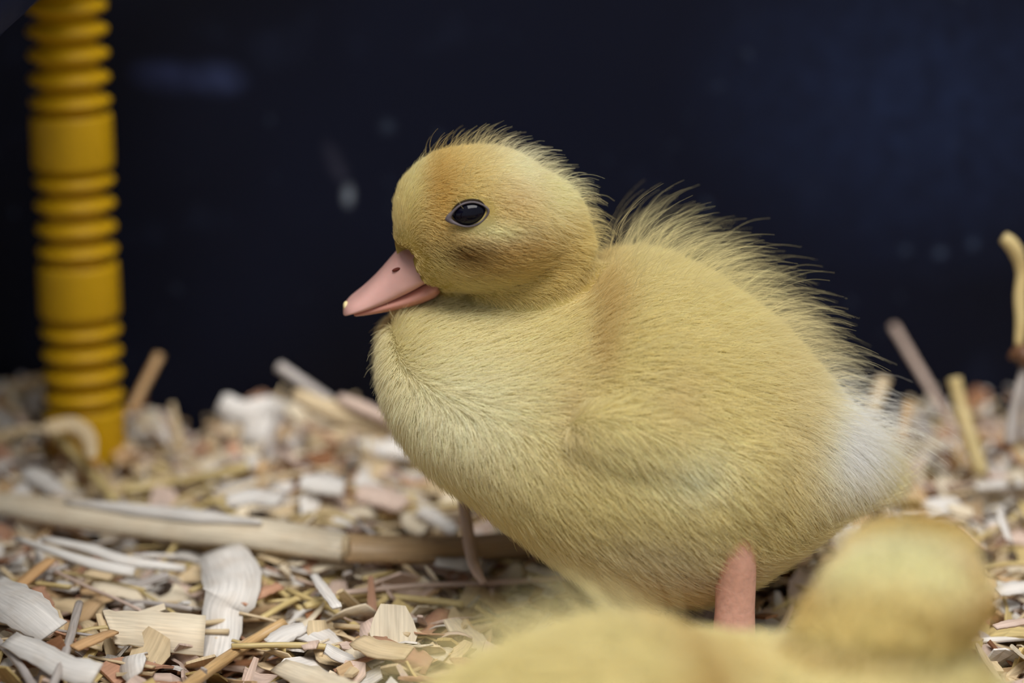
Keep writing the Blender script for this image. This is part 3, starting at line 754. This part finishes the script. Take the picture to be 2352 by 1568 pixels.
    length = .0028+.0002*back+.0032*tail-.0003*breast
    lift = .27+.12*back-.02*tail+.16*sstep(-.2, -.7, ND[:, 2])+.22*sstep(-.45, -.95, ND[:, 0])
    crown = hw*sstep(.1, .75, ND[:, 2]+.55*ND[:, 0]); nape = hw*sstep(.25, .9, ND[:, 0])
    hl = .0018+.0001*crown; hlift = .24+.2*crown+.1*nape-.05*fore
    length = length*(1-hw)+hl*hw; lift = lift*(1-hw)+hlift*hw
    nearh = (1-hw)*(1-sstep(.001, .009, dh)); length *= 1-.35*nearh; lift *= 1-.5*nearh
    # near the bill, the eye: short and flat; none under bill / eye
    dens = np.ones(nv); dens[inb] = 0
    def edge_d(q, poly):
        dmin = np.full(len(q), 9.0)
        for i in range(len(poly)):
            a_, b_ = poly[i], poly[(i+1) % len(poly)]; ab = b_-a_
            t = np.clip(((q-a_)@ab)/(ab@ab), 0, 1); dmin = np.minimum(dmin, np.linalg.norm(q-a_-t[:, None]*ab, axis=1))
        return dmin
    nearb = np.where(ish, 1-sstep(0, .004, edge_d(Q, BILL_POLY)), 0)*hw
    length *= 1-.45*nearb; lift *= 1-.4*nearb
    eyep = at(1079, 490, -.0128); ex = (Q[:, 0]-eyep[0]); ez = (Q[:, 1]-eyep[2])
    ca_, sa_ = math.cos(.22), math.sin(.22); e1 = (ex*ca_+ez*sa_)/.0028; e2 = (-ex*sa_+ez*ca_)/.0019
    er = np.sqrt(e1**2+e2**2); dens[(er < .9) & ish] = 0
    ne = hw*(1-sstep(.9, 2.0, er)); length *= 1-.5*ne; lift *= 1-.5*ne
    # ---------------- objects
    root = empty(name)
    body = bpy.data.objects.new('body', me); COL.objects.link(body); body.parent = root; me.materials.append(m_skin)
    ca = me.attributes.new('down_colour', 'FLOAT_COLOR', 'POINT')
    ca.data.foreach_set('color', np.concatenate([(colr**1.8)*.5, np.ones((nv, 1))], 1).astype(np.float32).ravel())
    # ---------------- down
    me.calc_loop_triangles(); nt_ = len(me.loop_triangles); TI = np.empty(nt_*3, np.int32); me.loop_triangles.foreach_get('vertices', TI); TI = TI.reshape(-1, 3)
    ar = np.linalg.norm(np.cross(P[TI[:, 1]]-P[TI[:, 0]], P[TI[:, 2]]-P[TI[:, 0]]), axis=1)/2
    def grow(nm, n, wv, lenv, liftv, rootr, npt, jit, lab, darken=0.0, curve=.5):
        pr = ar*wv[TI].mean(1); pr = pr/pr.sum()
        ti = r.choice(nt_, n, p=pr); u = r.random((n, 2)); fl = u.sum(1) > 1; u[fl] = 1-u[fl]
        bar = np.stack([1-u.sum(1), u[:, 0], u[:, 1]], 1)
        itp = lambda A: (A[TI[ti]]*(bar[..., None] if A.ndim > 1 else bar)).sum(1)
        p = itp(P); nn = itp(N); nn /= np.linalg.norm(nn, axis=1)[:, None]+1e-9
        cbv = comb.copy(); cbv[ish] = comb[ish]@HR.T
        c_ = itp(cbv); lf = itp(liftv)*np.exp(r.normal(0, .25, n)); L = itp(lenv)*np.clip(r.normal(1, .22, n), .4, 1.7)
        # clumps: neighbouring plumes share a lean
        cl = np.stack([np.sin(p@np.array(k)*1.0+ph) for k, ph in (((900, 500, 1100), 0), ((-700, 1200, 800), 2), ((1100, -600, 500), 4))], 1)
        c_ = c_+cl*.025+r.normal(0, jit, (n, 3)); c_ -= (c_*nn).sum(1)[:, None]*nn; c_ /= np.linalg.norm(c_, axis=1)[:, None]+1e-9
        lf = np.clip(lf+.012*cl[:, 0], .03, 1.25)
        t = np.linspace(0, 1, npt)
        pts = np.empty((n, npt, 3)); pts[:, 0] = p-nn*.0002
        for k in range(1, npt):                              # rises first, then bends over along the comb
            a_ = np.clip(lf*(1+curve*(1-2*t[k])), .01, 1.5)
            dirv = nn*np.sin(a_)[:, None]+c_*np.cos(a_)[:, None]
            pts[:, k] = pts[:, k-1]+dirv*(L/(npt-1))[:, None]+r.normal(0, .00005, (n, 3))*t[k]
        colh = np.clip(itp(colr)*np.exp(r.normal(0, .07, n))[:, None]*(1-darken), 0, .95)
        hcv = bpy.data.hair_curves.new(nm); hcv.add_curves([npt]*n)
        hcv.attributes['position'].data.foreach_set('vector', pts.astype(np.float32).ravel())
        ra = hcv.attributes.get('radius') or hcv.attributes.new('radius', 'FLOAT', 'POINT')
        rv = np.tile(rootr*(1-.78*t), (n, 1))
        ra.data.foreach_set('value', rv.astype(np.float32).ravel())
        cc = hcv.attributes.new('down_colour', 'FLOAT_COLOR', 'CURVE')
        cc.data.foreach_set('color', np.concatenate([colh, np.ones((n, 1))], 1).astype(np.float32).ravel())
        hcv.materials.append(m_down)
        ob = bpy.data.objects.new(nm, hcv); COL.objects.link(ob); ob.parent = body; ob['kind'] = 'stuff'; ob['label'] = lab
        return ob
    grow('down', nhair, dens*(1+1.8*hw), length, lift, rad, 5, .16, 'short dense yellow down')
    wl = dens*(back*(1-hw)*sstep(X_(1360), X_(1460), X)*.8 + .9*crown*sstep(X_(890), X_(1120), X)+.9*nape+1.0*tail + .10*sstep(-.4, -.9, ND[:, 0])*(1-hw))+1e-5
    ll = length+(1-hw)*back*.0072+hw*.0026+tail*.0012
    grow('long_down', int(nhair*.013), wl, ll, lift+.5*back*(1-hw)+.5*crown+.2*nape+.05, rad*.75, 6, .28, 'sparse long wispy down along crown and back', 0.0, .6)
    # ---------------- bill
    def part(nm, V, F, mat, parent, lab=None, headpart=True):
        V = np.array(V, float); V = hx(V) if headpart else V
        ob = mesh_obj(nm, V, F, mat, parent)
        if lab: ob['label'] = lab
        return ob
    UB = [(1016, 566, 640, 6.6), (985, 556, 658, 6.5), (950, 552, 681, 6.3), (920, 566, 695, 6.0), (900, 588, 704, 5.6), (870, 625, 714, 5.4), (840, 655, 722, 5.5), (815, 676, 727, 5.4), (800, 687, 730, 4.6), (792, 697, 729, 3.2), (788, 707, 722, 1.2)]
    def arch(sec, m=15, low=False):
        V = []; F = []
        for x, cu, ed, hwm in sec:
            hwm /= 1000; c0 = at(x, cu); e0 = at(x, ed, -hwm)
            for k in range(m):
                a_ = math.pi*k/(m-1); sa_ = math.sin(a_)
                V.append((c0[0], -hwm*math.copysign(abs(math.cos(a_))**.75, math.cos(a_)), e0[2]+(c0[2]-e0[2])*sa_**.8))
        n = len(sec)
        for i in range(n-1):
            for k in range(m-1): F.append((i*m+k, i*m+k+1, (i+1)*m+k+1, (i+1)*m+k))
            F.append((i*m+m-1, i*m, (i+1)*m, (i+1)*m+m-1))
        F.append(tuple(range(m))[::-1]); F.append(tuple((n-1)*m+k for k in range(m)))
        return V, F
    V, F = arch(UB)
    ub = part('upper_bill', V, F, m_bill, root, 'pink upper bill'); sb = ub.modifiers.new('s', 'SUBSURF'); sb.levels = sb.render_levels = 2
    LB = [(1020, 628, 684, 6.5), (985, 646, 700, 6.3), (950, 666, 711, 5.85), (915, 680, 717, 5.6), (880, 692, 723, 5.3), (850, 702, 727, 5.1), (825, 712, 729, 4.3), (812, 718, 729, 2.6)]
    V = []; F = []; m = 12
    for x, tp, bt_, hwm in LB:
        hwm /= 1000; zt, zb = at(x, tp, -hwm)[2], at(x, bt_, -hwm*.6)[2]
        for k in range(m):
            a_ = 2*math.pi*k/m; V.append((at(x, tp)[0], hwm*math.sin(a_), (zt+zb)/2+(zt-zb)/2*math.cos(a_)))
    for i in range(len(LB)-1):
        for k in range(m): F.append((i*m+k, (i+1)*m+k, (i+1)*m+(k+1) % m, i*m+(k+1) % m))
    F.append(tuple(range(m))); F.append(tuple((len(LB)-1)*m+k for k in reversed(range(m))))
    lb = part('lower_bill', V, F, m_billlow, root, 'rosy lower bill'); sb = lb.modifiers.new('s', 'SUBSURF'); sb.levels = sb.render_levels = 1
    p_ = at(798, 707, -.0012); R = rotm(0, math.radians(72), 0)
    V, F = ellip(p_+np.array([.0, 0, 0]), (.0011, .0014, .00062), R); part('egg_tooth', V, F, m_nail, ub, 'cream egg tooth at the bill tip')
    ev = BVHTree.FromPolygons([Vector(v.co) for v in ub.data.vertices], [tuple(f.vertices) for f in ub.data.polygons])
    def surf(px, py, tree):
        hit = tree.ray_cast(Vector(CAM), Vector(ray(px, py)).normalized()); return hit[0], hit[1]
    # the surfaces are looked up on the unturned head
    V0, F0 = arch(UB); tb = BVHTree.FromPolygons([Vector(v) for v in V0], F0)
    h, n_ = surf(911, 619, tb)
    for sgn in (1, -1):
        c_ = np.array(h)*np.array([1, sgn, 1])
        V, F = ellip(c_+np.array([0, .0001*sgn, 0]), (.00078, .00045, .00028), rotm(0, -.3, 0), 14, 8)
        part('nostril', V, F, m_nostril, ub, 'dark slit nostril')
    # ---------------- eyes
    if abs(hyaw) < 1e-6 and np.allclose(hoff, 0):
        tree = BVHTree.FromPolygons([Vector(v) for v in P], [tuple(f.vertices) for f in me.polygons])
        duckling.eye = np.array(surf(1079, 490, tree)[0])
    for sgn in (1, -1):
        c_ = duckling.eye*np.array([1, sgn, 1])
        inw = np.array([0, sgn, 0])
        V, F = ellip(c_+inw*.0008, (.00292, .0022, .00206), rotm(0, -.22, 0), 32, 20)
        eo = part('eye', V, F, m_eye, root, 'glossy black eye')
        # eyelid: almond-shaped rim
        V = []; F = []; n, m = 40, 8
        for i in range(n):
            a_ = 2*math.pi*i/n; rx = .00262*(1.0+.26*max(0, -math.cos(a_))**6+.10*max(0, math.cos(a_))**6); rz = .00182
            cx, cz = rx*math.cos(a_), rz*math.sin(a_)*(1-.12*math.cos(a_)**4)
            for k in range(m):
                bb = 2*math.pi*k/m; tt = .00017*(1+1.4*max(0, -math.cos(a_))**6)
                V.append((cx*(1+tt/.0026*math.cos(bb)), -sgn*.00026*math.sin(bb)-sgn*.0001, cz*(1+tt/.0019*math.cos(bb))))
        for i in range(n):
            for k in range(m): F.append((i*m+k, i*m+(k+1) % m, ((i+1) % n)*m+(k+1) % m, ((i+1) % n)*m+k))
        V = np.array(V)@rotm(0, -.22, 0).T+c_-inw*.00055
        part('eyelid', V, F, m_lid, eo, 'blue-grey rim of the eye')
    # ---------------- legs
    if legs:
        for sgn, px0, gx_ in ((-1, 1686, 1684), (1, 1650, 1640)):
            Y0 = sgn*.0205
            top = at(1690, 1120, -.0190); knee = at(1688, 1215, -.0258); foot = at(gx_, 1500, -.0258)
            top[1] = sgn*.0190; knee[1] = foot[1] = sgn*.0258
            if sgn > 0: top[0] -= .003; knee[0] -= .003; foot[0] -= .003
            gz = float(H(foot[0], foot[1]))+.0012; foot[2] = gz+.001
            Pth = spline([top, knee, (knee+foot)/2+np.array([.0002, 0, 0]), foot], 18)
            rr = np.interp(np.linspace(0, 1, 18), [0, .2, .4, .75, .92, 1], [.0046, .0041, .0033, .0030, .0033, .0030])
            V, F, G = tube_arrays(Pth, rr, 16, 1.0); lg = part('leg', V, F, m_leg, root, 'pink scaly leg', False)
            # webbed foot: three toes joined by a web, hind toe
            toes = [(-.0215, -.0085), (-.0255, 0.0), (-.0215, .0085)]
            V = []; F = []
            grid = []
            for i in range(9):
                t = i/8; row = []
                for j in range(13):
                    u_ = j/12*2; k = min(int(u_), 1); f_ = u_-k
                    e = np.array(toes[k])*(1-f_)+np.array(toes[k+1])*f_
                    sc_ = 1-.16*math.sin(math.pi*f_)
                    row.append((foot[0]+e[0]*t*sc_, foot[1]+e[1]*t*sc_, gz+.0006))
                grid.append(row)
            for row in grid: V += row
            for row in grid: V += [(x, y, z-.0008) for x, y, z in row]
            for i in range(8):
                for j in range(12):
                    a_ = i*13+j; F.append((a_, a_+1, a_+14, a_+13)); F.append((a_+117, a_+130, a_+131, a_+118))
            for j in range(12): F.append((8*13+j, 8*13+j+1, 8*13+j+118, 8*13+j+117))
            part('web', V, F, m_leg, lg, None, False)
            for tx, ty in toes+[(.006, .002)]:
                e = foot+np.array([tx, ty, 0]); e[2] = gz
                V, F, G = tube_arrays(spline([foot, (foot+e)/2+np.array([0, 0, .0006]), e], 8), np.linspace(.0019, .0010, 8), 10, .8); part('toe', V, F, m_leg, lg, None, False)
                V, F, G = tube_arrays(spline([e, e+np.array([math.copysign(.0022, tx), 0, -.0008])], 4), [.0007, .0006, .0004, .0001], 8); part('claw', V, F, m_nail, lg, None, False)
    base_pt = Vector((at(1450, 700)[0], 0, 0))
    for chd in list(root.children):
        chd.location = -base_pt
    root.location = base_pt if loc is None else loc
    root.rotation_euler = (0, 0, yaw); root.scale = scl
    tag(root, label, 'duckling')
    return root

duckling('duckling', 'yellow fluffy duckling standing in profile with pink bill, in sharp focus', nhair=330000, rad=3.9e-5)
yw = math.radians(194); fs = np.array([1.18, 1.06, .80]); hy = math.radians(62); ho = np.array([-.0125, 0, -.0005]); hs_ = np.array([.72, .59, .78])
hd = hs_*(np.array([HC[0], 0, HC[2]])-np.array([NECK[0], 0, NECK[2]]))
hd = np.array([hd[0]*math.cos(hy), hd[0]*math.sin(hy), hd[2]])+np.array([NECK[0], 0, NECK[2]])+ho-np.array([at(1450, 700)[0], 0, 0])
hd = hd*fs; hd = np.array([hd[0]*math.cos(yw)-hd[1]*math.sin(yw), hd[0]*math.sin(yw)+hd[1]*math.cos(yw), hd[2]])
fl = at(2088, 1335, -.095)-hd
duckling('duckling', 'blurred yellow duckling resting in the foreground, seen from behind', loc=tuple(fl), yaw=yw, hyaw=hy,
         hoff=tuple(ho), hs=hs_, nk=.0098, scl=tuple(fs), nhair=75000, rad=1.05e-4, legs=False, seed=5)
